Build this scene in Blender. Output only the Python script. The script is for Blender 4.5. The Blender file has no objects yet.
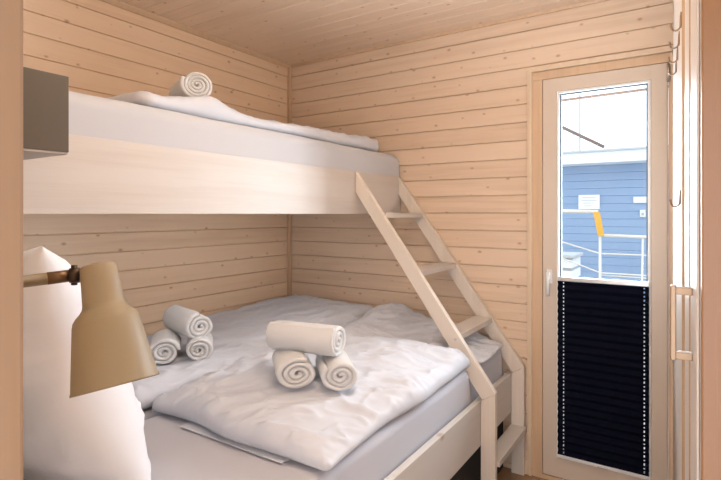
import bpy, bmesh, math, random
from mathutils import Vector, Matrix, Euler, noise

S = bpy.context.scene
COL = S.collection
R = math.radians

# ------------------------------------------------------------------ camera
cam_data = bpy.data.cameras.new('camera')
cam_data.sensor_width = 36.0
cam_data.lens = 36.0 * 501 / 721
cam_data.shift_y = -26 / 721
cam_data.clip_start = 0.01
cam = bpy.data.objects.new('camera', cam_data)
COL.objects.link(cam)
cam.location = (0, 0, 1.33)
cam.rotation_euler = (R(90), 0, R(33.2))
S.camera = cam

# ------------------------------------------------------------------ colour / exposure
S.view_settings.view_transform = 'Standard'
S.view_settings.look = 'None'
S.view_settings.gamma = 1.0
S.view_settings.use_curve_mapping = False
S.view_settings.exposure = 0.12

# ------------------------------------------------------------------ sky
world = bpy.data.worlds.new('bright overcast sky')
S.world = world
world.use_nodes = True
bg = world.node_tree.nodes['Background']
bg.inputs['Color'].default_value = (0.90, 0.95, 1.0, 1)
bg.inputs['Strength'].default_value = 1.9


def area(name, loc, rot, sx, sy, power, color):
    d = bpy.data.lights.new(name, 'AREA')
    d.shape = 'RECTANGLE'
    d.size = sx
    d.size_y = sy
    d.energy = power
    d.color = color
    o = bpy.data.objects.new(name, d)
    COL.objects.link(o)
    o.location = loc
    o.rotation_euler = rot
    return o


# added fill light behind the camera, brightening left wall and bedding
area('hall_fill', (-0.04, -0.32, 1.00), (R(90), 0, R(34)), 0.72, 1.6, 15.5, (0.90, 0.95, 1.0))
# added upward fill light above the view, brightening the ceiling
area('ceiling_fill', (-0.50, 1.10, 1.90), (R(180), 0, 0), 0.35, 0.35, 20, (0.92, 0.96, 1.0))
# added fill strip, unseen under the upper bunk, brightening the lower wall
area('under_bunk_fill', (-1.62, 1.35, 1.31), (0, R(38), 0), 0.10, 1.9, 2.1, (0.95, 0.96, 1.0))
# daylight through the glazed door
area('door_daylight', (-0.335, 2.80, 1.45), (R(-90), 0, R(-22)), 0.5, 0.90, 44, (0.84, 0.92, 1.0))


# ------------------------------------------------------------------ node helper
def new_mat(name):
    m = bpy.data.materials.new(name)
    m.use_nodes = True
    nt = m.node_tree
    b = nt.nodes['Principled BSDF']
    return m, nt, b


def N(nt, kind, **kw):
    n = nt.nodes.new(kind)
    for k, v in kw.items():
        setattr(n, k, v)
    return n


def math_node(nt, op, a, b=None, clamp=False):
    n = nt.nodes.new('ShaderNodeMath')
    n.operation = op
    n.use_clamp = clamp
    for i, v in enumerate((a, b)):
        if v is None:
            continue
        if isinstance(v, (int, float)):
            n.inputs[i].default_value = v
        else:
            nt.links.new(v, n.inputs[i])
    return n.outputs[0]


def mix_col(nt, fac, a, b):
    n = nt.nodes.new('ShaderNodeMix')
    n.data_type = 'RGBA'
    n.clamp_factor = True
    for i, v in ((0, fac), (6, a), (7, b)):
        if isinstance(v, (int, float)):
            n.inputs[i].default_value = v
        elif isinstance(v, tuple):
            n.inputs[i].default_value = (*v, 1)
        else:
            nt.links.new(v, n.inputs[i])
    return n.outputs[2]


def plain(name, col, rough=0.5, metal=0.0, bump=0.0, bscale=200, coat=0.0, sheen=0.0, spec=None):
    m, nt, b = new_mat(name)
    b.inputs['Base Color'].default_value = (*col, 1)
    b.inputs['Roughness'].default_value = rough
    b.inputs['Metallic'].default_value = metal
    b.inputs['Coat Weight'].default_value = coat
    b.inputs['Sheen Weight'].default_value = sheen
    if spec is not None:
        b.inputs['Specular IOR Level'].default_value = spec
    tc = N(nt, 'ShaderNodeTexCoord')
    nz = N(nt, 'ShaderNodeTexNoise')
    nz.inputs['Scale'].default_value = bscale
    nz.inputs['Detail'].default_value = 3
    nt.links.new(tc.outputs['Object'], nz.inputs['Vector'])
    if bump:
        bp = N(nt, 'ShaderNodeBump')
        bp.inputs['Strength'].default_value = bump
        bp.inputs['Distance'].default_value = 0.002
        nt.links.new(nz.outputs['Fac'], bp.inputs['Height'])
        nt.links.new(bp.outputs['Normal'], b.inputs['Normal'])
    c = mix_col(nt, math_node(nt, 'MULTIPLY', nz.outputs['Fac'], 0.16), col, tuple(x * 0.8 for x in col))
    nt.links.new(c, b.inputs['Base Color'])
    return m


def wood(name, col, dark, knot, grain='X', across='Z', third='Y', pitch=None, off=0.0, rough=0.45,
         knots=True, kscale=7.5, grain_amt=0.55, coat=0.0, ksize=1.0, vary=0.4):
    """Pine: grain runs along one axis, boards are counted across another."""
    m, nt, b = new_mat(name)
    b.inputs['Roughness'].default_value = rough
    b.inputs['Coat Weight'].default_value = coat
    b.inputs['Coat Roughness'].default_value = 0.12
    tc = N(nt, 'ShaderNodeTexCoord')
    sp = N(nt, 'ShaderNodeSeparateXYZ')
    nt.links.new(tc.outputs['Object'], sp.inputs[0])
    al, ac, th = sp.outputs[grain], sp.outputs[across], sp.outputs[third]
    if pitch:
        q = math_node(nt, 'DIVIDE', math_node(nt, 'SUBTRACT', ac, off), pitch)
        idx = math_node(nt, 'FLOOR', q)
    else:
        idx = None
    wn = N(nt, 'ShaderNodeTexWhiteNoise', noise_dimensions='1D')
    if idx is not None:
        nt.links.new(idx, wn.inputs['W'])
    else:
        oi = N(nt, 'ShaderNodeObjectInfo')
        nt.links.new(oi.outputs['Random'], wn.inputs['W'])
    rnd = wn.outputs['Value']
    shift = math_node(nt, 'MULTIPLY', rnd, 37.0)
    # grain
    cb = N(nt, 'ShaderNodeCombineXYZ')
    nt.links.new(math_node(nt, 'ADD', math_node(nt, 'MULTIPLY', al, 1.6), shift), cb.inputs[0])
    nt.links.new(math_node(nt, 'MULTIPLY', ac, 34.0), cb.inputs[1])
    nt.links.new(math_node(nt, 'MULTIPLY', th, 34.0), cb.inputs[2])
    g = N(nt, 'ShaderNodeTexNoise')
    g.inputs['Scale'].default_value = 1.0
    g.inputs['Detail'].default_value = 4
    g.inputs['Distortion'].default_value = 0.6
    nt.links.new(cb.outputs[0], g.inputs['Vector'])
    cb2 = N(nt, 'ShaderNodeCombineXYZ')
    nt.links.new(math_node(nt, 'ADD', math_node(nt, 'MULTIPLY', al, 5.0), shift), cb2.inputs[0])
    nt.links.new(math_node(nt, 'MULTIPLY', ac, 260.0), cb2.inputs[1])
    nt.links.new(math_node(nt, 'MULTIPLY', th, 260.0), cb2.inputs[2])
    g2 = N(nt, 'ShaderNodeTexNoise')
    g2.inputs['Scale'].default_value = 1.0
    g2.inputs['Detail'].default_value = 2
    nt.links.new(cb2.outputs[0], g2.inputs['Vector'])
    f = math_node(nt, 'ADD', math_node(nt, 'MULTIPLY', math_node(nt, 'SUBTRACT', g.outputs['Fac'], 0.42), 2.0),
                  math_node(nt, 'MULTIPLY', math_node(nt, 'SUBTRACT', g2.outputs['Fac'], 0.5), 0.8))
    f = math_node(nt, 'ADD', f, math_node(nt, 'MULTIPLY', math_node(nt, 'SUBTRACT', rnd, 0.5), vary / grain_amt))
    f = math_node(nt, 'MULTIPLY', f, grain_amt, True)
    c = mix_col(nt, f, col, dark)
    if knots:
        kb = N(nt, 'ShaderNodeCombineXYZ')
        nt.links.new(math_node(nt, 'ADD', math_node(nt, 'MULTIPLY', al, kscale), shift), kb.inputs[0])
        if idx is not None:
            fr = math_node(nt, 'SUBTRACT', q, idx)
            nt.links.new(math_node(nt, 'ADD', math_node(nt, 'MULTIPLY', fr, kscale * pitch * 1.6),
                                   math_node(nt, 'MULTIPLY', idx, 7.0)), kb.inputs[1])
        else:
            nt.links.new(math_node(nt, 'MULTIPLY', ac, kscale * 1.8), kb.inputs[1])
            nt.links.new(math_node(nt, 'MULTIPLY', th, kscale * 1.8), kb.inputs[2])
        v = N(nt, 'ShaderNodeTexVoronoi')
        v.inputs['Scale'].default_value = 1.0
        if idx is not None:
            v.voronoi_dimensions = '2D'
        nt.links.new(kb.outputs[0], v.inputs['Vector'])
        mr = N(nt, 'ShaderNodeMapRange')
        mr.inputs['From Min'].default_value = (0.035 if idx is not None else 0.05) * ksize
        mr.inputs['From Max'].default_value = (0.12 if idx is not None else 0.10) * ksize
        mr.inputs['To Min'].default_value = 0.85
        mr.inputs['To Max'].default_value = 0.0
        sc_ = N(nt, 'ShaderNodeSeparateColor')
        nt.links.new(v.outputs['Color'], sc_.inputs[0])
        nt.links.new(math_node(nt, 'ADD', v.outputs['Distance'], math_node(nt, 'MULTIPLY', sc_.outputs[0], 0.13)), mr.inputs['Value'])
        c = mix_col(nt, mr.outputs[0], c, knot)
    nt.links.new(c, b.inputs['Base Color'])
    bp = N(nt, 'ShaderNodeBump')
    bp.inputs['Strength'].default_value = 0.12
    bp.inputs['Distance'].default_value = 0.001
    nt.links.new(g2.outputs['Fac'], bp.inputs['Height'])
    nt.links.new(bp.outputs['Normal'], b.inputs['Normal'])
    return m


PITCH, P0 = 0.0935, 1.241 - 0.0935 * 14
PALE, PALED, KNOT = (0.84, 0.625, 0.435), (0.66, 0.44, 0.27), (0.46, 0.26, 0.15)
M = {}
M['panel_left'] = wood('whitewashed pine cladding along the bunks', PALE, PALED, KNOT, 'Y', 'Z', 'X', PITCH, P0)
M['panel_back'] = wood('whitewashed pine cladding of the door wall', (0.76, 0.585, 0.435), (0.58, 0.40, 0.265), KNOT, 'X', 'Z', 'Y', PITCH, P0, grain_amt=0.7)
M['ceiling'] = wood('pine ceiling boards', (0.86, 0.68, 0.53), (0.70, 0.51, 0.36), KNOT, 'X', 'Y', 'Z', 0.0935, 0.0)
M['trim'] = wood('pine trim', (0.66, 0.46, 0.30), (0.50, 0.32, 0.18), KNOT, 'Z', 'Y', 'X', knots=False)
M['casing'] = wood('painted pine casing', (0.76, 0.60, 0.44), (0.64, 0.46, 0.31), KNOT, 'Z', 'Y', 'X', knots=False, rough=0.3)
M['jamb'] = wood('near oak jamb', (0.27, 0.175, 0.110), (0.22, 0.135, 0.08), KNOT, 'Z', 'X', 'Y', knots=False, rough=0.4)
M['jamb_right'] = wood('near oak jamb with knots', (0.25, 0.115, 0.042), (0.20, 0.085, 0.03), KNOT, 'Z', 'X', 'Y', rough=0.4, kscale=3.0)
BW, BD, BK = (0.60, 0.545, 0.50), (0.50, 0.42, 0.36), (0.38, 0.20, 0.12)
M['rail_y'] = wood('white glazed pine board', BW, BD, BK, 'Y', 'Z', 'X', kscale=3.6, ksize=1.15, grain_amt=0.7)
M['rail_x'] = wood('white glazed pine board across', BW, BD, BK, 'X', 'Z', 'Y', kscale=4.0, ksize=0.8, grain_amt=0.4)
M['ladder'] = wood('white glazed pine ladder', (0.76, 0.665, 0.575), BD, BK, 'Z', 'X', 'Y', kscale=4.0, ksize=0.7, grain_amt=0.4)
M['floor'] = wood('brown floor boards', (0.36, 0.20, 0.10), (0.20, 0.10, 0.05), KNOT, 'Y', 'X', 'Z', 0.12, 0.0, rough=0.35)
M['door'] = plain('cream painted door', (0.66, 0.555, 0.455), 0.35, bump=0.05)
M['bead'] = plain('white glazing bead', (0.85, 0.85, 0.84), 0.4)
M['gasket'] = plain('grey blue gasket', (0.12, 0.16, 0.22), 0.5)
M['stile'] = plain('matt oak stile', (0.50, 0.33, 0.20), 1.0, spec=0.0)
M['metal'] = plain('satin steel', (0.62, 0.60, 0.57), 0.28, 1.0)
M['bronze'] = plain('brushed bronze', (0.30, 0.20, 0.13), 0.42, 0.7)
M['dark_metal'] = plain('dark brass', (0.07, 0.045, 0.03), 0.4, 0.8)
M['brass'] = plain('aged brass sleeve', (0.16, 0.095, 0.05), 0.35, 0.7)
M['lamp'] = plain('cream lacquer', (0.30, 0.235, 0.145), 0.5, bump=0.1, bscale=500)
M['lamp_in'] = plain('white lamp lining', (0.85, 0.83, 0.78), 0.6)
M['grey'] = plain('warm grey laminate', (0.105, 0.086, 0.064), 0.5)
M['grey_light'] = plain('light grey laminate underside', (0.42, 0.39, 0.36), 0.5)
M['black'] = plain('black under-bed shade', (0.02, 0.018, 0.016), 0.9)
M['wardrobe'] = plain('glossy pale lacquer', (0.66, 0.58, 0.52), 0.45)
nt = M['wardrobe'].node_tree
b = nt.nodes['Principled BSDF']
b.inputs['Roughness'].default_value = 0.42
b.inputs['Specular IOR Level'].default_value = 0.22
tc = N(nt, 'ShaderNodeTexCoord')
mp = N(nt, 'ShaderNodeMapping')
mp.inputs['Scale'].default_value = (0.01, 14.0, 0.35)
nz = N(nt, 'ShaderNodeTexNoise')
nz.inputs['Scale'].default_value = 1.0
nz.inputs['Detail'].default_value = 3
nt.links.new(tc.outputs['Object'], mp.inputs[0])
nt.links.new(mp.outputs[0], nz.inputs['Vector'])
bp = N(nt, 'ShaderNodeBump')
bp.inputs['Strength'].default_value = 0.6
bp.inputs['Distance'].default_value = 0.004
nt.links.new(nz.outputs['Fac'], bp.inputs['Height'])
nt.links.new(bp.outputs['Normal'], b.inputs['Normal'])
M['navy'] = plain('black navy pleated fabric', (0.004, 0.005, 0.014), 0.9, bump=0.2, bscale=900, spec=0.08)
M['siding'] = None


def cloth(name, col, scale=700, bump=0.25, sheen=0.2, rough=0.85):
    m, nt, b = new_mat(name)
    b.inputs['Roughness'].default_value = rough
    b.inputs['Sheen Weight'].default_value = sheen
    b.inputs['Specular IOR Level'].default_value = 0.25
    tc = N(nt, 'ShaderNodeTexCoord')
    nz = N(nt, 'ShaderNodeTexNoise')
    nz.inputs['Scale'].default_value = scale
    nz.inputs['Detail'].default_value = 2
    nt.links.new(tc.outputs['Object'], nz.inputs['Vector'])
    bp = N(nt, 'ShaderNodeBump')
    bp.inputs['Strength'].default_value = bump
    bp.inputs['Distance'].default_value = 0.0015
    nt.links.new(nz.outputs['Fac'], bp.inputs['Height'])
    nt.links.new(bp.outputs['Normal'], b.inputs['Normal'])
    c = mix_col(nt, math_node(nt, 'MULTIPLY', nz.outputs['Fac'], 0.2), col, tuple(x * 0.85 for x in col))
    nt.links.new(c, b.inputs['Base Color'])
    return m


def striped_cloth(name, col, axis='Y', w=0.02):
    """white satin stripe bed linen: two weaves of the same white"""
    m = cloth(name, col, 600, 0.15, 0.15, 0.8)
    nt = m.node_tree
    b = nt.nodes['Principled BSDF']
    tc = N(nt, 'ShaderNodeTexCoord')
    sp = N(nt, 'ShaderNodeSeparateXYZ')
    nt.links.new(tc.outputs['Object'], sp.inputs[0])
    s = math_node(nt, 'SINE', math_node(nt, 'MULTIPLY', sp.outputs[axis], 2 * math.pi / w))
    r = math_node(nt, 'ADD', math_node(nt, 'MULTIPLY', math_node(nt, 'GREATER_THAN', s, 0.0), 0.28), 0.5)
    nt.links.new(r, b.inputs['Roughness'])
    return m


M['duvet'] = striped_cloth('white satin stripe duvet cover', (0.59, 0.60, 0.65), 'X', 0.03)
M['sheet'] = cloth('pale lavender grey fitted sheet', (0.50, 0.495, 0.54), 500, 0.1)
M['sheet_up'] = cloth('white fitted sheet', (0.53, 0.53, 0.56), 500, 0.1)
M['pillow'] = striped_cloth('white satin stripe pillowcase', (0.82, 0.84, 0.90), 'X', 0.03)
M['towel'] = cloth('white terry', (0.72, 0.705, 0.70), 1100, 0.9, 0.5, 0.95)

m, nt, b = new_mat('door glass')
for n in list(nt.nodes):
    nt.nodes.remove(n)
out = N(nt, 'ShaderNodeOutputMaterial')
tr = N(nt, 'ShaderNodeBsdfTransparent')
gl = N(nt, 'ShaderNodeBsdfGlossy')
gl.inputs['Roughness'].default_value = 0.02
fr = N(nt, 'ShaderNodeFresnel')
fr.inputs['IOR'].default_value = 1.25
mx = N(nt, 'ShaderNodeMixShader')
tr.inputs['Color'].default_value = (0.95, 0.97, 0.98, 1)
nt.links.new(fr.outputs[0], mx.inputs[0])
nt.links.new(tr.outputs[0], mx.inputs[1])
nt.links.new(gl.outputs[0], mx.inputs[2])
nt.links.new(mx.outputs[0], out.inputs[0])
M['glass'] = m


# ------------------------------------------------------------------ mesh helpers
def obj(name, bm, mat, parent=None, smooth=False, recalc=True):
    me = bpy.data.meshes.new(name)
    if recalc:
        bmesh.ops.recalc_face_normals(bm, faces=bm.faces)
    bm.to_mesh(me)
    bm.free()
    if smooth:
        for p in me.polygons:
            p.use_smooth = True
    o = bpy.data.objects.new(name, me)
    COL.objects.link(o)
    if mat is not None:
        me.materials.append(mat)
    if parent is not None:
        o.parent = parent
        # every part is modelled in world coordinates; parents are pure translations / rotations
        bpy.context.view_layer.update()
        o.matrix_parent_inverse = parent.matrix_world.inverted()
    return o


def thing(name, label, cat, loc=(0, 0, 0), group=None):
    o = bpy.data.objects.new(name, None)
    o.empty_display_size = 0.05
    COL.objects.link(o)
    o.location = loc
    tag(o, label, cat, group)
    bpy.context.view_layer.update()
    return o


def tag(o, label, cat, group=None):
    o['label'] = label
    o['category'] = cat
    if group:
        o['group'] = group
    return o


def struct(o):
    o['kind'] = 'structure'
    return o


def box(bm, x0, x1, y0, y1, z0, z1, bev=0.0):
    t = bmesh.new()
    bmesh.ops.create_cube(t, size=1)
    for v in t.verts:
        v.co = Vector(((x0 + x1) / 2 + v.co.x * (x1 - x0), (y0 + y1) / 2 + v.co.y * (y1 - y0), (z0 + z1) / 2 + v.co.z * (z1 - z0)))
    if bev:
        bmesh.ops.bevel(t, geom=t.edges[:] + t.verts[:], offset=bev, segments=2, affect='EDGES', profile=0.6)
    merge(bm, t)
    return bm


def merge(bm, t):
    me = bpy.data.meshes.new('tmp')
    t.to_mesh(me)
    t.free()
    bm.from_mesh(me)
    bpy.data.meshes.remove(me)


def bx(x0, x1, y0, y1, z0, z1, bev=0.0):
    return box(bmesh.new(), x0, x1, y0, y1, z0, z1, bev)


def tube(bm, pts, r, seg=10, caps=True):
    """round bar through points; r a number or one radius per point"""
    pts = [Vector(p) for p in pts]
    n = len(pts)
    rings = []
    prev = None
    for i, p in enumerate(pts):
        d = (pts[min(i + 1, n - 1)] - pts[max(i - 1, 0)]).normalized()
        if prev is None:
            a = Vector((0, 0, 1)) if abs(d.z) < 0.9 else Vector((1, 0, 0))
            u = d.cross(a).normalized()
        else:
            u = (prev - d * prev.dot(d)).normalized()
        prev = u
        w = d.cross(u)
        rr = r[i] if isinstance(r, (list, tuple)) else r
        rings.append([bm.verts.new(p + (u * math.cos(2 * math.pi * k / seg) + w * math.sin(2 * math.pi * k / seg)) * rr) for k in range(seg)])
    for i in range(n - 1):
        for k in range(seg):
            bm.faces.new((rings[i][k], rings[i][(k + 1) % seg], rings[i + 1][(k + 1) % seg], rings[i + 1][k]))
    if caps:
        bm.faces.new(rings[0])
        bm.faces.new(rings[-1][::-1])
    return bm


def prism(bm, poly, axis, a, b, bev=0.0):
    """extrude a 2D polygon (list of 2-tuples) along an axis from a to b"""
    t = bmesh.new()

    def P(p, w):
        return {'X': (w, p[0], p[1]), 'Y': (p[0], w, p[1]), 'Z': (p[0], p[1], w)}[axis]
    A = [t.verts.new(P(p, a)) for p in poly]
    B = [t.verts.new(P(p, b)) for p in poly]
    n = len(poly)
    t.faces.new(A)
    t.faces.new(B[::-1])
    for i in range(n):
        t.faces.new((A[i], B[i], B[(i + 1) % n], A[(i + 1) % n]))
    bmesh.ops.recalc_face_normals(t, faces=t.faces)
    if bev:
        bmesh.ops.bevel(t, geom=t.edges[:], offset=bev, segments=2, affect='EDGES', profile=0.6)
    merge(bm, t)
    return bm


def fbm(x, y, z=0.0, oct=3):
    return noise.fractal(Vector((x, y, z)), 1.0, 2.0, oct)


def ss(a, b, x):
    t = max(0.0, min(1.0, (x - a) / (b - a)))
    return t * t * (3 - 2 * t)


# ------------------------------------------------------------------ the setting
XL, YB, ZC = -2.30, 2.62, 2.35


def clad_profile(lo, hi, pitch, off, g=0.0035, d=0.009):
    """tongue-and-groove profile: (position, depth) pairs"""
    k = math.floor((lo - off) / pitch)
    pts = [(lo, 0.0)]
    while True:
        z = off + k * pitch
        k += 1
        if z <= lo + g:
            continue
        if z >= hi - g:
            break
        pts += [(z - g, 0.0), (z - g * 0.35, d), (z + g * 0.35, d), (z + g, 0.0)]
    pts.append((hi, 0.0))
    return pts


def clad_wall(bm, axis, at, a, b, z0, z1, out, pitch=PITCH, off=P0, thick=0.04):
    """boarded slab. axis 'X': plane x=at running along y; axis 'Y': plane y=at running along x; out=+-1 faces the room"""
    prof = clad_profile(z0, z1, pitch, off)
    poly = [(at - out * d, z) for z, d in prof]
    poly += [(at - out * thick, z1), (at - out * thick, z0)]
    # prism coordinates: extrude along the run direction
    A, B = [], []
    for p, z in poly:
        A.append(bm.verts.new((p, a, z) if axis == 'X' else (a, p, z)))
        B.append(bm.verts.new((p, b, z) if axis == 'X' else (b, p, z)))
    n = len(poly)
    for i in range(n):
        bm.faces.new((A[i], B[i], B[(i + 1) % n], A[(i + 1) % n]))
    bm.faces.new(A)
    bm.faces.new(B[::-1])
    return bm


# left wall and back wall (with the door opening)
struct(obj('wall_left', clad_wall(bmesh.new(), 'X', XL, 0.08, YB, 0, ZC, 1), M['panel_left']))
DX0, DX1, DZ1 = -0.667, -0.050, 2.050          # door opening
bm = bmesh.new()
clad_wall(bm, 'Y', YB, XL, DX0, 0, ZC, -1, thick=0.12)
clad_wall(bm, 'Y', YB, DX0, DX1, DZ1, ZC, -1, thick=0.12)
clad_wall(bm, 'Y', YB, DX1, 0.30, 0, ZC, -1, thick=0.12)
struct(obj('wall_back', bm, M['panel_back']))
# ceiling: boards run along X
bm = bmesh.new()
prof = clad_profile(-1.7, YB, 0.0935, 0.0, 0.002, 0.003)
poly = [(y, ZC + d) for y, d in prof] + [(YB, ZC + 0.05), (-1.7, ZC + 0.05)]
A = [bm.verts.new((XL, y, z)) for y, z in poly]
B = [bm.verts.new((0.7, y, z)) for y, z in poly]
for i in range(len(poly)):
    bm.faces.new((A[i], B[i], B[(i + 1) % len(poly)], A[(i + 1) % len(poly)]))
bm.faces.new(A)
bm.faces.new(B[::-1])
struct(obj('ceiling', bm, M['ceiling']))
struct(obj('floor', bx(XL, 0.7, -1.7, YB + 0.12, -0.04, 0.0), M['floor']))

# headboard wall to the left of the doorway, its oak jamb, hall walls
struct(obj('wall_front', bx(XL, -0.46, 0.085, 0.165, 0, ZC), M['panel_left']))
bm = bmesh.new()
box(bm, -0.46, -0.42, 0.02, 0.178, 0, ZC, 0.003)
struct(obj('trim_1', bm, M['jamb']))
struct(obj('wall_hall_left', bx(-0.50, -0.46, -1.7, 0.08, 0, ZC), M['panel_left']))

# right wall: leans slightly towards the room at the far end


def rx(y):                                     # x of the right wall surface at y
    return -0.055 + 0.0391 * (YB - y)


def rwall(bm, y0, y1, z0, z1, d=0.0, t=0.05, bev=0.0):
    """slab on the right wall; d = how far its face stands into the room"""
    poly = [(rx(y0) - d, y0), (rx(y1) - d, y1), (rx(y1) + t, y1), (rx(y0) + t, y0)]
    return prism(bm, poly, 'Z', z0, z1, bev)


struct(obj('wall_right', rwall(bmesh.new(), 0.84, YB - 0.0, 0, ZC, 0.0, 0.3), M['wardrobe']))
struct(obj('trim_2', bx(0.0147, 0.30, 0.80, 0.84, 0, ZC, 0.002), M['jamb_right']))
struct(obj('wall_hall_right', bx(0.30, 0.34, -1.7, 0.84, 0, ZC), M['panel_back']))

# corner battens
struct(obj('trim_3', bx(XL, XL + 0.022, YB - 0.022, YB, 0, ZC - 0.012, 0.004), M['trim']))
struct(obj('trim_4', prism(bmesh.new(), [(XL, ZC), (XL + 0.026, ZC), (XL + 0.026, ZC - 0.008), (XL + 0.010, ZC - 0.024), (XL, ZC - 0.024)], 'Y', 0.17, YB - 0.001, 0.002), M['trim']))
struct(obj('trim_5', prism(bmesh.new(), [(YB, ZC), (YB - 0.014, ZC), (YB - 0.010, ZC - 0.014), (YB, ZC - 0.014)], 'X', XL + 0.03, -0.06, 0.001), M['trim']))

# door casing and lining
bm = bmesh.new()
for (a, b_) in ((-0.688, -0.640),):
    box(bm, a, -0.665, YB - 0.018, YB, 0.001, 2.0585, 0.003)
box(bm, -0.6770, -0.6640, YB - 0.026, YB + 0.005, 0.002, 2.0580, 0.003)
box(bm, -0.066, -0.045, YB - 0.010, YB + 0.005, 0.001, 2.0555, 0.002)
box(bm, -0.6890, -0.057, YB - 0.0185, YB + 0.005, 2.0590, 2.0740, 0.003)
box(bm, -0.6772, -0.058, YB - 0.0262, YB + 0.008, 2.0480, 2.0600, 0.003)
struct(obj('trim_6', bm, M['casing']))
bm = bmesh.new()
box(bm, -0.6650, -0.6155, YB - 0.0085, YB + 0.10, 0.0235, 2.0055)
box(bm, -0.074, -0.0505, YB - 0.006, YB + 0.10, 0.0235, 2.0055)
box(bm, -0.6655, -0.0505, YB - 0.0090, YB + 0.10, 2.0060, 2.0475)
box(bm, -0.6635, -0.0505, YB - 0.0092, YB + 0.10, 0.0005, 0.0225)
struct(obj('trim_7', bm, M['trim']))
bm = bmesh.new()
box(bm, -0.72, -0.688, YB - 0.018, YB, 0, 0.075, 0.004)
struct(obj('baseboard_back', bm, M['casing']))

# ------------------------------------------------------------------ glazed door
door = bpy.data.objects.new('door_1', None)
COL.objects.link(door)
door.location = (-0.345, YB, 0.022)
struct(door)
lx0, lx1, lz0, lz1 = -0.6135, -0.0765, 0.026, 2.004
gx0, gx1, gz0, gz1 = -0.545, -0.142, 0.126, 1.936
yf, yb = YB - 0.010, YB + 0.055
bm = bmesh.new()
box(bm, lx0, gx0, yf, yb, lz0, lz1, 0.004)
box(bm, gx1, lx1, yf, yb, lz0, lz1, 0.004)
box(bm, gx0 - 0.005, gx1 + 0.005, yf, yb, gz1, lz1, 0.004)
box(bm, gx0 - 0.005, gx1 + 0.005, yf, yb, lz0, gz0, 0.004)
obj('door_leaf', bm, M['door'], door)
bm = bmesh.new()
w = 0.011
for a in ((gx0, gx0 + w, gz0, gz1), (gx1 - w, gx1, gz0, gz1), (gx0 + w, gx1 - w, gz0, gz0 + w), (gx0 + w, gx1 - w, gz1 - w, gz1)):
    box(bm, a[0], a[1], yf - 0.003, yf + 0.016, a[2], a[3], 0.002)
obj('glazing_bead', bm, M['bead'], door)
bm = bmesh.new()
g0, g1, h0, h1 = gx0 + w, gx1 - w, gz0 + w, gz1 - w
w = 0.007
for a in ((g0, g0 + w, h0, h1), (g1 - w, g1, h0, h1), (g0 + w, g1 - w, h0, h0 + w), (g0 + w, g1 - w, h1 - w, h1)):
    box(bm, a[0], a[1], yf + 0.014, yf + 0.030, a[2], a[3])
obj('gasket', bm, M['gasket'], door)
obj('glass_pane', bx(g0 + 0.002, g1 - 0.002, yf + 0.030, yf + 0.034, h0 + 0.002, h1 - 0.002), M['glass'], door)
bm = bmesh.new()
box(bm, -0.592, -0.566, yf - 0.007, yf, 0.985, 1.055, 0.004)
hb = obj('handle_plate', bm, M['bead'], door)
bm = bmesh.new()
tube(bm, [(-0.579, yf - 0.004, 1.035), (-0.579, yf - 0.040, 1.035)], 0.009, 12)
tube(bm, [(-0.579, yf - 0.036, 1.041), (-0.580, yf - 0.040, 1.0), (-0.579, yf - 0.038, 0.925)], [0.010, 0.009, 0.007], 12)
obj('door_handle', bm, M['bead'], hb, smooth=True)
for z, m_ in ((1.955, M['metal']), (0.10, M['metal'])):
    bm = bmesh.new()
    tube(bm, [(-0.074, yf - 0.008, z - 0.04), (-0.074, yf - 0.008, z + 0.04)], 0.007, 12)
    obj('hinge', bm, m_, door, smooth=True)

# pleated blind in the lower half of the glazing: real folds with real light holes
blind = thing('pleated_blind', 'black navy pleated blind covering the lower half of the glass door', 'blind', (-0.3425, yf + 0.005, 0.145))
bx0, bx1 = -0.5390, -0.1480
nf = 46
zt, zb = 1.002, 0.150
pitch = (zt - zb) / nf
cols = [bx0, bx0 + 0.025, bx0 + 0.0300, -0.3425, bx1 - 0.0215, bx1 - 0.016, bx1]
bm = bmesh.new()
rows = []
for i in range(nf + 1):
    z = zb + i * pitch
    big = (i // 1) % 2
    rows.append((z, yf + (-0.004 if big else -0.018)))
zs = []
for i in range(nf):
    z0, y0 = rows[i]
    z1, y1 = rows[i + 1]
    zs += [(z0 + (z1 - z0) * t, y0 + (y1 - y0) * t) for t in (0, 0.32, 0.72)]
zs.append(rows[-1])
grid = [[bm.verts.new((x, y, z)) for x in cols] for z, y in zs]
for i in range(len(zs) - 1):
    hole = i % 3 == 1
    for j in range(len(cols) - 1):
        if hole and j in (1, 4):
            continue
        bm.faces.new((grid[i][j], grid[i][j + 1], grid[i + 1][j + 1], grid[i + 1][j]))
fab = obj('pleated_fabric', bm, M['navy'], blind)
md = fab.modifiers.new('thickness', 'SOLIDIFY')
md.thickness = 0.0006
obj('top_rail', bx(bx0, bx1, yf - 0.016, yf - 0.0035, zt, zt + 0.020, 0.002), M['metal'], blind)
obj('bottom_rail', bx(bx0, bx1, yf - 0.016, yf - 0.0035, zb - 0.014, zb, 0.002), M['bead'], blind)
obj('pull_tab', bx(-0.360, -0.315, yf - 0.022, yf - 0.012, zb - 0.018, zb - 0.008, 0.003), M['metal'], blind)

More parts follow.
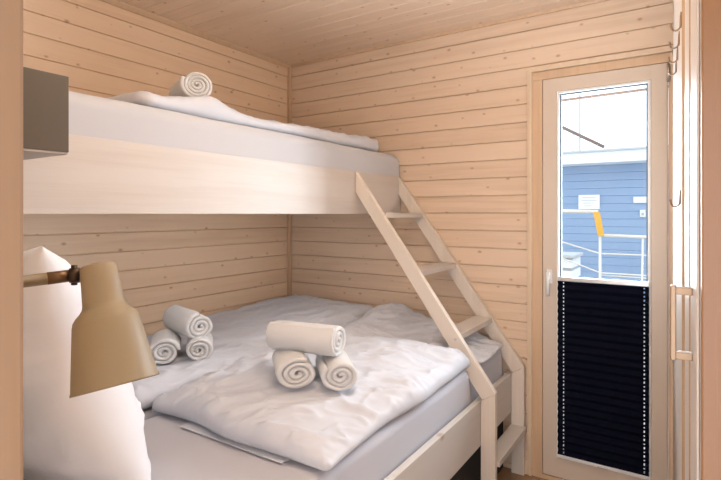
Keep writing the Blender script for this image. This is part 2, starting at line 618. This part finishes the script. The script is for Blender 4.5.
# ------------------------------------------------------------------ wardrobe front on the right wall
ward = thing('wardrobe_front', 'glossy pale wardrobe door with a bronze bar handle beside the glass door', 'wardrobe', (rx(1.4), 1.4, 0.02))
bm = bmesh.new()
rwall(bm, 1.08, 1.272, 0.02, 2.30, 0.004, -0.0005, 0.0015)
near_panel = obj('door_panel', bm, M['wardrobe'], ward)
bm = bmesh.new()
rwall(bm, 1.44, 2.50, 0.02, 2.30, 0.004, -0.0005, 0.0015)
obj('door_panel', bm, M['wardrobe'], ward)
obj('stile', rwall(bmesh.new(), 1.275, 1.437, 0.02, 2.30, 0.0045, -0.0005, 0.001), M['stile'], ward)
obj('stile', rwall(bmesh.new(), 1.032, 1.077, 0.02, 2.30, 0.0045, -0.0005, 0.001), M['stile'], ward)
bm = bmesh.new()
rwall(bm, 0.86, 1.029, 0.02, 2.30, 0.004, -0.0005, 0.0015)
handle_panel = obj('door_panel', bm, M['wardrobe'], ward)
bm = bmesh.new()
s_ = rx(0.97)
for z in (1.205, 1.100):
    rwall(bm, 0.962, 0.978, z - 0.006, z + 0.006, 0.030, -0.004, 0.0012)
poly = [(rx(0.97) - 0.034, 0.960), (rx(0.97) - 0.034, 0.980), (rx(0.97) - 0.026, 0.980), (rx(0.97) - 0.026, 0.960)]
prism(bm, poly, 'Z', 1.092, 1.213, 0.0012)
obj('bar_handle', bm, M['bronze'], handle_panel)

# coat hooks in a row above, one lower
LBL = ['brass coat hook nearest the camera in the row near the ceiling', 'second brass coat hook from the camera in the upper row',
       'third brass coat hook from the camera in the upper row', 'brass coat hook of the upper row closest to the glass door',
       'single coat hook lower down on the right wall, below the row']
for i, (y, z) in enumerate([(1.45, 1.795), (1.60, 1.795), (1.75, 1.795), (1.90, 1.795), (1.50, 1.365)]):
    h = thing('coat_hook', LBL[i], 'hook', (rx(y), y, z), 'coat hooks in a row on the right wall' if i < 4 else None)
    sx = rx(y) - 0.004
    bm = bmesh.new()
    box(bm, sx - 0.003, sx, y - 0.007, y + 0.007, z - 0.010, z + 0.026, 0.001)
    obj('wall_plate', bm, M['bronze'], h)
    bm = bmesh.new()
    pts = [(sx - 0.002, y, z + 0.020), (sx - 0.003, y, z - 0.004)]
    for k in range(7):
        a = math.pi * k / 6
        pts.append((sx - 0.0125 + 0.0095 * math.cos(a), y, z - 0.006 - 0.010 * math.sin(a)))
    pts.append((sx - 0.0235, y, z + 0.002))
    tube(bm, pts, [0.0022] * (len(pts) - 1) + [0.003], 8)
    obj('hook_arm', bm, M['bronze'], h, smooth=True)

# ------------------------------------------------------------------ upper bunk
RX = -1.427
up = thing('upper_bunk', 'white glazed pine upper bunk bed with a deep side board', 'bunk bed', (-1.86, 1.39, 1.33))
obj('side_board', bx(RX - 0.028, RX, 0.17, YB - 0.003, 1.33, 1.55, 0.002), M['rail_y'], up)
obj('bed_base', bx(XL + 0.005, RX - 0.029, 0.17, YB - 0.003, 1.333, 1.352), M['rail_y'], up)


def ladder_x(z):                                # underside line of the sloping stringer
    return -0.757 - (z - 0.514) / 1.37


def push_ladder(v):
    for ys in (2.146, 2.598):
        lim = ladder_x(v.z) - 0.010
        if v.z < 0.52:
            lim = -0.775
        if v.x > lim:
            w = math.exp(-((v.y - ys) / 0.040) ** 4)
            v.x += (lim - v.x) * w


def slab(name, mat, x0, x1, y0, y1, z0, z1, r=0.035, nu=60, nv=120, amp=0.003, seed=0, push=False, parent=None, sag=0.0, pw=2.0):
    """soft rounded slab (mattress): closed grid of top, sides and bottom"""
    bm = bmesh.new()
    cx, cy = (x0 + x1) / 2, (y0 + y1) / 2
    a, b_ = (x1 - x0) / 2, (y1 - y0) / 2
    hz = (z1 - z0) / 2
    cz = (z0 + z1) / 2

    def surf(u, v, sgn):
        dx = (1 - abs(u)) * a
        dy = (1 - abs(v)) * b_
        d = min(dx, dy)
        if d >= r:
            k = 1.0
        else:
            k = math.sqrt(max(0, 1 - (1 - d / r) ** 2))
        return Vector((cx + u * a, cy + v * b_, cz + sgn * (hz - r + r * k)))

    def dens(t):
        s = abs(t)
        return math.copysign(1 - (1 - s) ** 1.8, t)
    tops, bots = [], []
    for i in range(nu + 1):
        u = dens(-1 + 2 * i / nu)
        rt, rb = [], []
        for j in range(nv + 1):
            v = dens(-1 + 2 * j / nv)
            for sgn, row in ((1, rt), (-1, rb)):
                p = surf(u, v, sgn)
                n = fbm(p.x * 3 + seed, p.y * 3, p.z * 6, 3)
                p.z += n * amp * (1 if sgn > 0 else 0.3)
                if push:
                    push_ladder(p)
                row.append(bm.verts.new(p))
        tops.append(rt)
        bots.append(rb)
    for i in range(nu):
        for j in range(nv):
            bm.faces.new((tops[i][j], tops[i + 1][j], tops[i + 1][j + 1], tops[i][j + 1]))
            bm.faces.new((bots[i][j], bots[i][j + 1], bots[i + 1][j + 1], bots[i + 1][j]))
    ring = [(i, 0) for i in range(nu)] + [(nu, j) for j in range(nv)] + [(i, nv) for i in range(nu, 0, -1)] + [(0, j) for j in range(nv, 0, -1)]
    n = len(ring)
    for k in range(n):
        i, j = ring[k]
        i2, j2 = ring[(k + 1) % n]
        bm.faces.new((tops[i][j], bots[i][j], bots[i2][j2], tops[i2][j2]))
    return obj(name, bm, mat, parent, smooth=True)


def ridge(x):
    return 1 - abs(x)


def duvet(name, mat, x0, x1, y0, y1, zfun, thick, er=0.06, nu=90, nv=150, amp=0.012, seed=0.0, push=False, wob=0.01, dirs=0.3, freq=1.0, cr=0.05):
    """puffy quilt lying on zfun(x, y): rounded rim, soft folds and fine creases"""
    bm = bmesh.new()
    cx, cy = (x0 + x1) / 2, (y0 + y1) / 2
    a, b_ = (x1 - x0) / 2, (y1 - y0) / 2

    def dens(t):
        s = abs(t)
        return math.copysign(1 - (1 - s) ** 1.5, t)
    tops, bots = [], []
    for i in range(nu + 1):
        u = dens(-1 + 2 * i / nu)
        rt, rb = [], []
        for j in range(nv + 1):
            v = dens(-1 + 2 * j / nv)
            # rounded corners of the outline
            k = (1 - abs(u)) * a
            l = (1 - abs(v)) * b_
            d = min(k, l)
            x, y = cx + u * a, cy + v * b_
            if abs(u) * a > a - cr and abs(v) * b_ > b_ - cr:
                qx, qy = abs(u) * a - (a - cr), abs(v) * b_ - (b_ - cr)
                m_ = max(qx, qy)
                L = math.hypot(qx, qy)
                if L > 0:
                    x = cx + math.copysign(a - cr + qx * m_ / L, u)
                    y = cy + math.copysign(b_ - cr + qy * m_ / L, v)
                d = cr - m_
            e = 1.0 if d >= er else math.sqrt(max(0, 1 - (1 - d / er) ** 2))
            rim = math.exp(-(d / 0.05))
            wx = noise.noise(Vector((x * 4 + seed, y * 4, 1.3))) * wob * rim
            wy = noise.noise(Vector((x * 4 - seed, y * 4, 8.3))) * wob * rim
            T = thick(x, y)
            # long soft folds + directional creases
            big = fbm(x * 2.2 * freq + seed, y * 2.2 * freq, 0, 3)
            ca, sa = math.cos(dirs), math.sin(dirs)
            p_, q_ = x * ca + y * sa, -x * sa + y * ca
            warp = 0.35 * noise.noise(Vector((x * 3 + seed, y * 3, 4.0)))
            cre = max(0.0, ridge(noise.noise(Vector((p_ * 2.4 * freq + seed + warp, q_ * 9 * freq + warp * 2, seed))) * 3.2)) ** 2
            cre3 = noise.noise(Vector((p_ * 26 + seed, q_ * 50 + warp * 6, 9 + seed)))
            cre2 = max(0.0, ridge(noise.noise(Vector((p_ * 7 * freq - seed, q_ * 17 * freq + warp * 3, 3 + seed))) * 2.6)) ** 2
            base = zfun(x, y)
            m0 = 0.38 * T
            wrk = amp * (1.2 * big + 1.0 * cre + 0.75 * cre2 + 0.10 * cre3 - 0.5)
            zt_ = base + m0 + (T - m0) * e + wrk * min(1.0, e * 1.2)
            zb_ = base + m0 - m0 * e
            tp = Vector((x + wx, y + wy, zt_))
            bp_ = Vector((x + wx, y + wy, zb_))
            if push:
                push_ladder(tp)
                push_ladder(bp_)
            if i in (0, nu) or j in (0, nv):
                vt = bm.verts.new(tp)
                rt.append(vt)
                rb.append(vt)
            else:
                rt.append(bm.verts.new(tp))
                rb.append(bm.verts.new(bp_))
        tops.append(rt)
        bots.append(rb)
    for i in range(nu):
        for j in range(nv):
            bm.faces.new((tops[i][j], tops[i + 1][j], tops[i + 1][j + 1], tops[i][j + 1]))
            f = (bots[i][j], bots[i][j + 1], bots[i + 1][j + 1], bots[i + 1][j])
            if len(set(f)) == 4 and not all(a_ in (tops[i][j], tops[i + 1][j], tops[i + 1][j + 1], tops[i][j + 1]) for a_ in f):
                bm.faces.new(f)
    return obj(name, bm, mat, None, smooth=True)


tag(slab('mattress', M['sheet_up'], XL + 0.012, RX - 0.006, 0.19, YB - 0.012, 1.353, 1.682, 0.05, seed=3, nu=40, nv=90),
    'mattress in a white fitted sheet on the upper bunk', 'mattress')


def up_thick(x, y):
    t = 0.044 + 0.026 * ss(1.3, 2.3, y)
    t += 0.044 * math.exp(-((y - 1.26) / 0.13) ** 2) * ss(-1.9, -1.7, x)
    return t


q = duvet('duvet', M['duvet'], XL + 0.03, -1.475, 0.95, 2.50, lambda x, y: 1.684, up_thick, er=0.03, amp=0.006, seed=5.2, wob=0.03, nu=50, nv=120)
quilt_up = q
tag(q, 'thin white duvet laid flat on the upper bunk mattress', 'duvet')

# ------------------------------------------------------------------ lower bed
LX = -0.765
low = thing('lower_bed', 'wide pine lower bed frame with white glazed boards under the bunk', 'bed', (-1.5, 1.39, 0.0))
obj('side_board', bx(LX - 0.026, LX, 0.17, YB - 0.003, 0.31, 0.507, 0.002), M['rail_y'], low)
obj('bed_base', bx(XL + 0.005, LX - 0.028, 0.17, YB - 0.003, 0.40, 0.418), M['rail_y'], low)
obj('under_bed_shade', bx(-0.83, -0.815, 0.17, YB - 0.003, 0.0, 0.398), M['black'], low)  # black sheet added in place of the shade under the bed
obj('leg_panel', bx(XL + 0.05, LX - 0.55, 1.2, 1.225, 0.0, 0.399), M['rail_x'], low)
tag(slab('mattress', M['sheet'], -1.535, -0.800, 0.19, YB - 0.012, 0.419, 0.645, 0.035, seed=1, push=True, nu=60, nv=200),
    'lavender grey sheeted mattress on the open side of the lower bed', 'mattress')
tag(slab('mattress', M['sheet'], XL + 0.012, -1.540, 0.19, YB - 0.012, 0.419, 0.645, 0.035, seed=9, nu=40, nv=90),
    'lavender grey sheeted mattress against the left wall in the lower bed', 'mattress')


def th_right(x, y):
    t = 0.095 + 0.035 * ss(1.05, 1.5, y)
    fold = y + 0.9 * (x + 1.0) * 1.0
    yy = 2.03 + 0.55 * (x + 0.86)                # line of the fold, running back-left
    t -= 0.055 * ss(yy, yy + 0.10, y) * ss(-1.45, -1.2, x)
    t += 0.012 * math.exp(-((y - yy + 0.06) / 0.06) ** 2) * ss(-1.4, -1.1, x)
    t += 0.045 * ss(2.15, 2.50, y) * ss(-0.90, -1.25, x)
    t -= 0.045 * ss(-1.02, -0.80, x)
    t -= 0.03 * math.exp(-((x + 1.53) / 0.08) ** 2)
    return t


def z_sheet(x, y):
    return 0.646


q = duvet('duvet', M['duvet'], -1.545, -0.790, 1.035, 2.585, z_sheet, th_right, er=0.055, amp=0.013, freq=1.6, seed=2.7, push=True, nu=110, nv=210, wob=0.03, dirs=0.75, cr=0.02)
obj('cover_flap', bx(-1.36, -0.925, 1.022, 1.25, 0.6500, 0.6530, 0.001), M['duvet'], q)
quilt_right = q
tag(q, 'folded white duvet with towels on the open side of the lower bed', 'duvet')


def th_left(x, y):
    t = 0.085 + 0.055 * ss(1.5, 2.4, y)
    return t


q = duvet('duvet', M['duvet'], XL + 0.015, -1.550, 0.99, 2.600, z_sheet, th_left, er=0.07, amp=0.012, seed=11.3, nu=80, nv=180, wob=0.03, dirs=1.2)
quilt_left = q
tag(q, 'flat white duvet lying against the left wall in the lower bed', 'duvet')

# ------------------------------------------------------------------ ladder
lad = thing('bunk_ladder', 'slanted white glazed pine ladder leaning up to the upper bunk', 'ladder', (-0.73, 2.36, 0.0))
for y0, y1 in ((2.130, 2.160), (2.583, 2.613)):
    bm = bmesh.new()
    prism(bm, [(-1.425, 1.546), (-1.425, 1.444), (-0.757, 0.514), (-0.699, 0.552)], 'Y', y0, y1, 0.002)
    obj('stringer', bm, M['ladder'], lad)
    bm = bmesh.new()
    prism(bm, [(-0.7628, 0.0), (-0.699, 0.0), (-0.699, 0.5505), (-0.7575, 0.5125), (-0.7628, 0.5095)], 'Y', y0, y1, 0.002)
    obj('post', bm, M['ladder'], lad)
for z in (1.336, 1.061, 0.785):
    x1 = -1.425 + (1.546 - z) / 1.372 + 0.008
    obj('rung', bx(x1 - 0.098, x1, 2.1605, 2.5825, z - 0.026, z, 0.002), M['rail_x'], lad)
obj('rung', bx(-0.7635, -0.688, 2.1605, 2.5825, 0.224, 0.250, 0.002), M['rail_x'], lad)
sc = bmesh.new()
tube(sc, [(-0.880, 2.1305, 0.765), (-0.880, 2.127, 0.765)], 0.006, 12)
obj('screw_cap', sc, M['rail_x'], lad, smooth=True)


# ------------------------------------------------------------------ rolled towels
def towel(label, center, axis, length=0.30, rad=0.052, turns=3.2, seed=0, squash=0.92, spin=0.0, group=None, up=None):
    rnd = random.Random(seed)
    th = 0.03
    r0 = 0.005
    gap = (rad - r0) / (turns + 0.5)
    bm = bmesh.new()
    n = int(turns * 36)
    rings = []
    hl = length / 2
    ph = rnd.random() * 10
    for i in range(n + 1):
        a = i / n * turns * 2 * math.pi
        f = i / n
        rc = r0 + gap * (a / (2 * math.pi))
        tk = gap * 0.97
        # outermost turn is a bit thicker (hem)
        off = 0.008 * noise.noise(Vector((a * 0.35 + ph, seed, 0)))
        e = tk / 2
        prof = [(-e, -hl + e), (-e * 0.7, -hl + e * 0.25), (0, -hl), (e * 0.7, -hl + e * 0.25), (e, -hl + e)]
        prof += [(e, -hl * 0.5), (e, 0), (e, hl * 0.5)]
        prof += [(e, hl - e), (e * 0.7, hl - e * 0.25), (0, hl), (-e * 0.7, hl - e * 0.25), (-e, hl - e), (-e, 0)]
        ring = []
        for (dr, ax) in prof:
            lump = 1 + 0.035 * noise.noise(Vector((math.cos(a) * 1.5 + seed, math.sin(a) * 1.5, ax * 7 + seed)))
            r_ = (rc + dr) * lump
            ox = math.cos(a + spin) * r_
            oz = math.sin(a + spin) * r_
            # settle: flatten the underside a little
            oz *= squash
            if oz < -rad * 0.72:
                oz = -rad * 0.72 + (oz + rad * 0.72) * 0.4
            jig = 0.0012 * noise.noise(Vector((ox * 90, oz * 90, ax * 90)))
            ring.append(Vector((ox + jig, ax + (off if abs(ax) > hl * 0.6 else off * 0.4), oz + jig)))
        rings.append(ring)
    ax = Vector(axis).normalized()
    side = ax.cross(Vector((0, 0, 1))).normalized()
    upv = side.cross(ax)
    c = Vector(center)
    V = [[bm.verts.new(c + side * p.x + ax * p.y + upv * p.z) for p in ring] for ring in rings]
    k = len(V[0])
    for i in range(n):
        for j in range(k):
            bm.faces.new((V[i][j], V[i][(j + 1) % k], V[i + 1][(j + 1) % k], V[i + 1][j]))
    bm.faces.new(V[0][::-1])
    bm.faces.new(V[-1])
    o = obj('rolled_towel', bm, M['towel'], None, smooth=True)
    return tag(o, label, 'towel', group)


G1, G2 = 'rolled towels on the duvet by the wall', 'rolled towels on the front duvet'
from mathutils.bvhtree import BVHTree


def top_of(o):
    me = o.data
    t = BVHTree.FromPolygons([v.co for v in me.vertices], [p.vertices for p in me.polygons])
    return lambda x, y: t.ray_cast(Vector((x, y, 3)), Vector((0, 0, -1)))[0].z


def rest(f, x, y, ax, h):
    """height of a towel's axis so that its underside settles into the quilt"""
    a = Vector((ax[0], ax[1], 0)).normalized()
    zs_ = [f(x + a.x * k, y + a.y * k) for k in (-0.09, -0.045, 0, 0.045, 0.09)]
    return sum(zs_) / 5 + h


fR, fL, fU = top_of(quilt_right), top_of(quilt_left), top_of(quilt_up)
for (lab, x, y, ax, ln, rad, sd, sp_, sq, f, g, dz) in (
        ('white rolled towel on the front duvet, lower left of its pile', -1.135, 1.318, (0.74, -0.67, 0), 0.20, 0.076, 1, 2.0, 0.72, fR, G2, 0.042),
        ('white rolled towel on the front duvet, lower right of its pile', -1.008, 1.392, (0.70, -0.72, 0), 0.20, 0.066, 2, 0.6, 0.84, fR, G2, 0.040),
        ('white rolled towel on top of the pile on the front duvet', -1.120, 1.365, (0.96, 0.16, 0), 0.26, 0.068, 3, 1.0, 0.9, fR, G2, 0.126),
        ('white rolled towel by the wall, lower left one behind the lamp shade', -1.835, 1.305, (0.80, -0.60, 0), 0.20, 0.068, 4, 3.0, 0.85, fL, G1, 0.046),
        ('white rolled towel by the wall, lower right of its pile', -1.745, 1.410, (0.75, -0.62, 0), 0.20, 0.062, 5, 5.0, 0.92, fL, G1, 0.040),
        ('white rolled towel by the wall, on top of its pile', -1.825, 1.415, (0.95, -0.25, 0), 0.26, 0.068, 6, 1.5, 0.92, fL, G1, 0.130)):
    zz = rest(f, x, y, ax, dz)
    towel(lab, (x, y, zz), ax, ln, rad, 3.0, seed=sd, spin=sp_, squash=sq, group=g)
ax = (0.80, -0.40, 0)
towel('white rolled towel lying on the upper bunk duvet', (-1.66, 1.300, rest(fU, -1.66, 1.30, ax, 0.054)), ax, 0.25, 0.064, turns=4.0, seed=7, spin=0.5)


# ------------------------------------------------------------------ pillows
def pillow(label, center, w, h, t, rot, seed):
    bm = bmesh.new()
    n = 60
    mat = Euler(rot, 'XYZ').to_matrix()
    c = Vector(center)
    tops, bots = [], []
    for i in range(n + 1):
        u = -1 + 2 * i / n
        rt, rb = [], []
        for j in range(n + 1):
            v = -1 + 2 * j / n
            # corners stick out, sides pull in
            px = u * w / 2 * (1 - 0.07 * (1 - v * v) * abs(u) ** 3)
            pz = v * h / 2 * (1 - 0.07 * (1 - u * u) * abs(v) ** 3)
            e = ((1 - abs(u) ** 2.6) * (1 - abs(v) ** 2.6)) ** 0.5
            for sgn, row in ((1, rt), (-1, rb)):
                rimw = 1 - e
                wr = 0.022 * fbm(px * 5 + seed, pz * 5, sgn * 3, 3) + 0.010 * max(0, ridge(noise.noise(Vector((px * 3 + seed, pz * 11, sgn * 4.0))) * 3)) ** 2
                y = sgn * (t / 2 * e) + sgn * wr * min(1, e * 2)
                if sgn < 0 and (i in (0, n) or j in (0, n)):
                    row.append(rt[-1])
                    continue
                row.append(bm.verts.new(c + mat @ Vector((px, y, pz))))
        tops.append(rt)
        bots.append(rb)
    for i in range(n):
        for j in range(n):
            bm.faces.new((tops[i][j], tops[i + 1][j], tops[i + 1][j + 1], tops[i][j + 1]))
            f = (bots[i][j], bots[i][j + 1], bots[i + 1][j + 1], bots[i + 1][j])
            if len(set(f)) == 4:
                try:
                    bm.faces.new(f)
                except ValueError:
                    pass
    return tag(obj('pillow', bm, M['pillow'], None, smooth=True), label, 'pillow')


pillow('large white pillow leaning on the headboard behind the reading lamp', (-1.450, 0.610, 0.935), 0.74, 0.65, 0.28, (R(20), R(-4), 0), 1.0)
obj('headboard', bx(XL + 0.005, -1.06, 0.30, 0.325, 0.42, 1.20, 0.002), M['rail_x'], low)

# ------------------------------------------------------------------ reading lamp
lamp = thing('reading_lamp', 'cream metal reading lamp with a bell shade on a wall arm', 'lamp', (-0.96, 0.166, 1.215))
J = Vector((-0.883, 0.451, 1.225))
top = Vector((-0.848, 0.473, 1.241))
cs, sn = math.cos(R(33.2)), math.sin(R(33.2))
right, fwd = Vector((cs, sn, 0)), Vector((-sn, cs, 0))
axis = (right * 0.27 + Vector((0, 0, -1)) * 1.0 - fwd * 0.22).normalized()


def lathe(bm, origin, axis, prof, seg=64, close=True):
    a = axis.normalized()
    u = a.cross(Vector((0, 1, 0))).normalized()
    w = a.cross(u)
    rings = []
    for t, r_ in prof:
        rings.append([bm.verts.new(origin + a * t + (u * math.cos(2 * math.pi * k / seg) + w * math.sin(2 * math.pi * k / seg)) * r_) for k in range(seg)])
    for i in range(len(rings) - 1):
        for k in range(seg):
            bm.faces.new((rings[i][k], rings[i][(k + 1) % seg], rings[i + 1][(k + 1) % seg], rings[i + 1][k]))
    if close:
        bm.faces.new(rings[0])
        bm.faces.new(rings[-1][::-1])
    return bm


outp = [(-0.001, 0.006), (0.0, 0.026), (0.003, 0.0285), (0.03, 0.0300), (0.064, 0.0322), (0.070, 0.034), (0.076, 0.0385), (0.082, 0.045), (0.088, 0.0492),
        (0.096, 0.0515), (0.12, 0.0550), (0.15, 0.0592), (0.18, 0.0635), (0.191, 0.0650), (0.1945, 0.0665), (0.197, 0.0665)]
outp = [(t * 1.03, r_) for t, r_ in outp]
inn = [(t, r_ - 0.002) for t, r_ in outp[::-1][2:] if r_ > 0.02]
bm = lathe(bmesh.new(), top, axis, outp + [(0.203, 0.0648)] + inn[:-1] + [(0.004, 0.012), (0.004, 0.006)], close=True)
shade = obj('lamp_shade', bm, M['lamp'], lamp, smooth=True)
bm = lathe(bmesh.new(), top, axis, [(0.006, 0.006), (0.008, 0.016), (0.05, 0.018), (0.052, 0.014)])
obj('bulb_socket', bm, M['lamp_in'], lamp, smooth=True)
pl = bpy.data.lights.new('lamp_fill', 'POINT')  # added light inside the lamp, brightening the pillow and lower bunk
pl.energy = 2.8
pl.shadow_soft_size = 0.02
pl.color = (0.96, 0.97, 1.0)
plo = bpy.data.objects.new('lamp_fill', pl)
COL.objects.link(plo)
plo.location = top + axis * 0.12
bm = bmesh.new()
ax2 = Vector((0.02, -1.0, -0.0)).normalized()
armd = (Vector((-0.953, 0.404, 1.213)) - J).normalized()
E0 = Vector((-0.975, 0.166, 1.205))
tube(bm, [J + right * 0.010, J + (E0 - J).normalized() * 0.006], 0.0130, 20)
tube(bm, [J + Vector((0, 0, 0.017)), J + Vector((0, 0, -0.017))], 0.005, 12)
obj('joint', bm, M['dark_metal'], lamp, smooth=True)
D = (E0 - J)
p1 = J + D * 0.02
p2 = J + D.normalized() * 0.040
bm = tube(bmesh.new(), [p1, p2], 0.0105, 20)
obj('sleeve', bm, M['brass'], lamp, smooth=True)
bm = tube(bmesh.new(), [p2, E0], 0.0100, 20)
obj('lamp_arm', bm, M['lamp'], lamp, smooth=True)
bm = lathe(bmesh.new(), E0, Vector((0, 1, 0.0001)), [(0.0, 0.045), (0.015, 0.045), (0.022, 0.03)])
obj('wall_mount', bm, M['lamp'], lamp, smooth=True)

# ------------------------------------------------------------------ grey cabinet on the headboard wall
cab = thing('wall_cabinet', 'grey box cabinet hanging above the lamp by the upper bunk', 'cabinet', (-1.3, 0.17, 1.455))
bm = bx(-1.5, -1.10, 0.168, 0.551, 1.4605, 1.6215, 0.0015)
obj('cabinet_body', bm, M['grey'], cab)
obj('bottom_panel', bx(-1.498, -1.102, 0.168, 0.549, 1.4560, 1.4603), M['grey_light'], cab)

# ------------------------------------------------------------------ outside: deck, neighbour, railing
m, nt, b = new_mat('blue horizontal boarding')
tc = N(nt, 'ShaderNodeTexCoord')
nz = N(nt, 'ShaderNodeTexNoise')
nz.inputs['Scale'].default_value = 2.0
nt.links.new(tc.outputs['Object'], nz.inputs['Vector'])
nt.links.new(mix_col(nt, nz.outputs['Fac'], (0.26, 0.37, 0.55), (0.31, 0.42, 0.60)), b.inputs['Base Color'])
b.inputs['Roughness'].default_value = 0.7
M['siding'] = m
M['white_out'] = plain('white painted fascia', (0.85, 0.88, 0.90), 0.6)
M['roof'] = plain('pale roof sheet', (0.50, 0.54, 0.58), 0.6)
M['galv'] = plain('galvanised rail', (0.75, 0.73, 0.68), 0.5, 0.1)
M['yellow'] = plain('yellow ochre paint', (0.75, 0.42, 0.06), 0.6)
M['rust'] = plain('brown steel', (0.22, 0.16, 0.14), 0.7)
M['deck'] = wood('grey deck boards', (0.42, 0.40, 0.38), (0.3, 0.28, 0.26), KNOT, 'X', 'Y', 'Z', 0.14, 0.0, rough=0.8, knots=False)
M['sign'] = plain('white notice board', (0.85, 0.86, 0.86), 0.5)
M['ink'] = plain('grey print', (0.45, 0.47, 0.5), 0.6)

tag(obj('jetty', bx(-3.5, 2.5, 2.76, 9.0, -0.12, -0.03), M['deck']), 'weathered plank jetty outside the glass door', 'jetty')
bld = thing('houseboat', 'blue boarded houseboat with white eaves seen through the door', 'building', (-1.2, 9.0, -0.03))
bm = bmesh.new()
clad_wall(bm, 'Y', 9.0, -4.2, 2.6, -0.03, 2.2, -1, pitch=0.125, off=0.0, thick=0.2)
obj('wall', bm, M['siding'], bld)
bm = bmesh.new()
box(bm, -4.4, 2.8, 8.55, 9.3, 2.13, 2.30)
obj('eaves', bm, M['white_out'], bld)
bm = bmesh.new()
prism(bm, [(8.50, 2.301), (8.50, 2.33), (11.8, 2.70), (11.8, 2.301)], 'X', -4.5, 2.9)
obj('roof', bm, M['roof'], bld)
sg = thing('notice_board', 'white notice board with faint grey lines on the blue wall', 'sign', (-1.37, 8.99, 1.41))
obj('board', bx(-1.53, -1.21, 8.965, 8.999, 1.41, 1.645), M['sign'], sg)
bm = bmesh.new()
for k, (a, c_) in enumerate(((-1.48, -1.27), (-1.49, -1.25), (-1.46, -1.30), (-1.44, -1.33))):
    box(bm, a, c_, 8.961, 8.9645, 1.595 - k * 0.045, 1.603 - k * 0.045)
obj('print', bm, M['ink'], sg)
tag(obj('wall_sign', bx(-0.725, -0.50, 8.965, 8.999, 1.505, 1.60), M['sign']), 'narrow blank white plate on the blue wall at right', 'sign')
sk = thing('outlet_box', 'small white electrical box below the narrow white plate', 'box', (-0.595, 8.99, 1.28))
obj('housing', bx(-0.635, -0.555, 8.94, 8.999, 1.285, 1.395, 0.008), M['sign'], sk)
obj('cover', bx(-0.612, -0.578, 8.934, 8.940, 1.31, 1.35), M['ink'], sk)

rl = thing('gangway_railing', 'pale pipe railing with a yellow bracket in front of the blue wall', 'railing', (-0.75, 5.5, -0.03))
YR = 5.5
obj('handrail', tube(bmesh.new(), [(-2.2, YR, 1.385), (-0.757, YR, 1.352)], 0.020, 10), M['galv'], rl, smooth=True)
obj('handrail', tube(bmesh.new(), [(-0.73, YR, 1.118), (0.4, YR, 1.095)], 0.016, 10), M['galv'], rl, smooth=True)
bm = bmesh.new()
prism(bm, [(-0.800, 1.352), (-0.742, 1.352), (-0.700, 1.112), (-0.757, 1.112)], 'Y', YR - 0.02, YR + 0.02, 0.004)
obj('yellow_bracket', bm, M['yellow'], rl)
obj('rail_post', tube(bmesh.new(), [(-0.738, YR, -0.03), (-0.738, YR, 1.118)], 0.013, 10), M['galv'], rl, smooth=True)
obj('rail_post', tube(bmesh.new(), [(-0.385, YR, -0.03), (-0.364, YR, 1.105)], 0.010, 10), M['galv'], rl, smooth=True)
obj('rail_post', tube(bmesh.new(), [(-2.0, YR, -0.03), (-2.0, YR, 1.38)], 0.020, 10), M['galv'], rl, smooth=True)
for pts in ([(-1.30, YR, 1.10), (-0.739, YR, 0.935), (0.4, YR, 0.935)], [(-1.25, YR, 0.93), (-0.739, YR, 0.742), (0.4, YR, 0.74)], [(-0.75, YR, 0.72), (0.4, YR, 0.71)]):
    obj('cable', tube(bmesh.new(), pts, 0.007, 8), M['galv'], rl, smooth=True)

cr_ = thing('slatted_deck_box', 'white slatted deck box behind the railing at lower left of the glass', 'box', (-1.25, 5.9, -0.03))
bm = bmesh.new()
for k in range(7):
    z = 0.84 - k * 0.125
    box(bm, -1.50, -1.045, 5.75, 5.77, z - 0.095, z, 0.004)
    box(bm, -1.06, -1.045, 5.77, 6.25, z - 0.095, z, 0.004)
obj('slats', bm, M['white_out'], cr_)
obj('lining', bx(-1.49, -1.062, 5.772, 6.24, -0.03, 0.84), M['ink'], cr_)
obj('lid', bx(-1.52, -1.02, 5.72, 6.28, 0.852, 0.885, 0.004), M['roof'], cr_)

ms = thing('mast', 'thin grey mast with a slanting brown boom against the sky', 'mast', (-2.02, 12, 2.5))
obj('pole', tube(bmesh.new(), [(-2.02, 12.0, -0.5), (-2.02, 12.0, 4.4)], 0.018, 8), M['ink'], ms, smooth=True)
obj('boom', tube(bmesh.new(), [(-2.75, 12.0, 3.51), (-1.53, 12.0, 2.785)], 0.035, 8), M['rust'], ms, smooth=True)
obj('stay', tube(bmesh.new(), [(-2.16, 12.0, 2.6), (-2.16, 12.0, 3.15)], 0.008, 8), M['ink'], ms, smooth=True)
obj('stay', tube(bmesh.new(), [(-2.36, 12.0, 2.6), (-2.36, 12.0, 3.25)], 0.008, 8), M['ink'], ms, smooth=True)
rod = thing('awning_rod', 'thin brown rod across the top of the door glass, outside', 'rod', (-0.375, 2.95, 1.966))
obj('bar', tube(bmesh.new(), [(-0.80, 2.95, 1.960), (0.05, 2.95, 1.972)], 0.0065, 10), M['rust'], rod, smooth=True)
obj('wall_bracket', bx(-0.80, -0.785, YB + 0.1205, 2.95, 1.953, 1.967, 0.002), M['rust'], rod)
obj('wall_bracket', bx(0.035, 0.05, YB + 0.1205, 2.95, 1.965, 1.979, 0.002), M['rust'], rod)
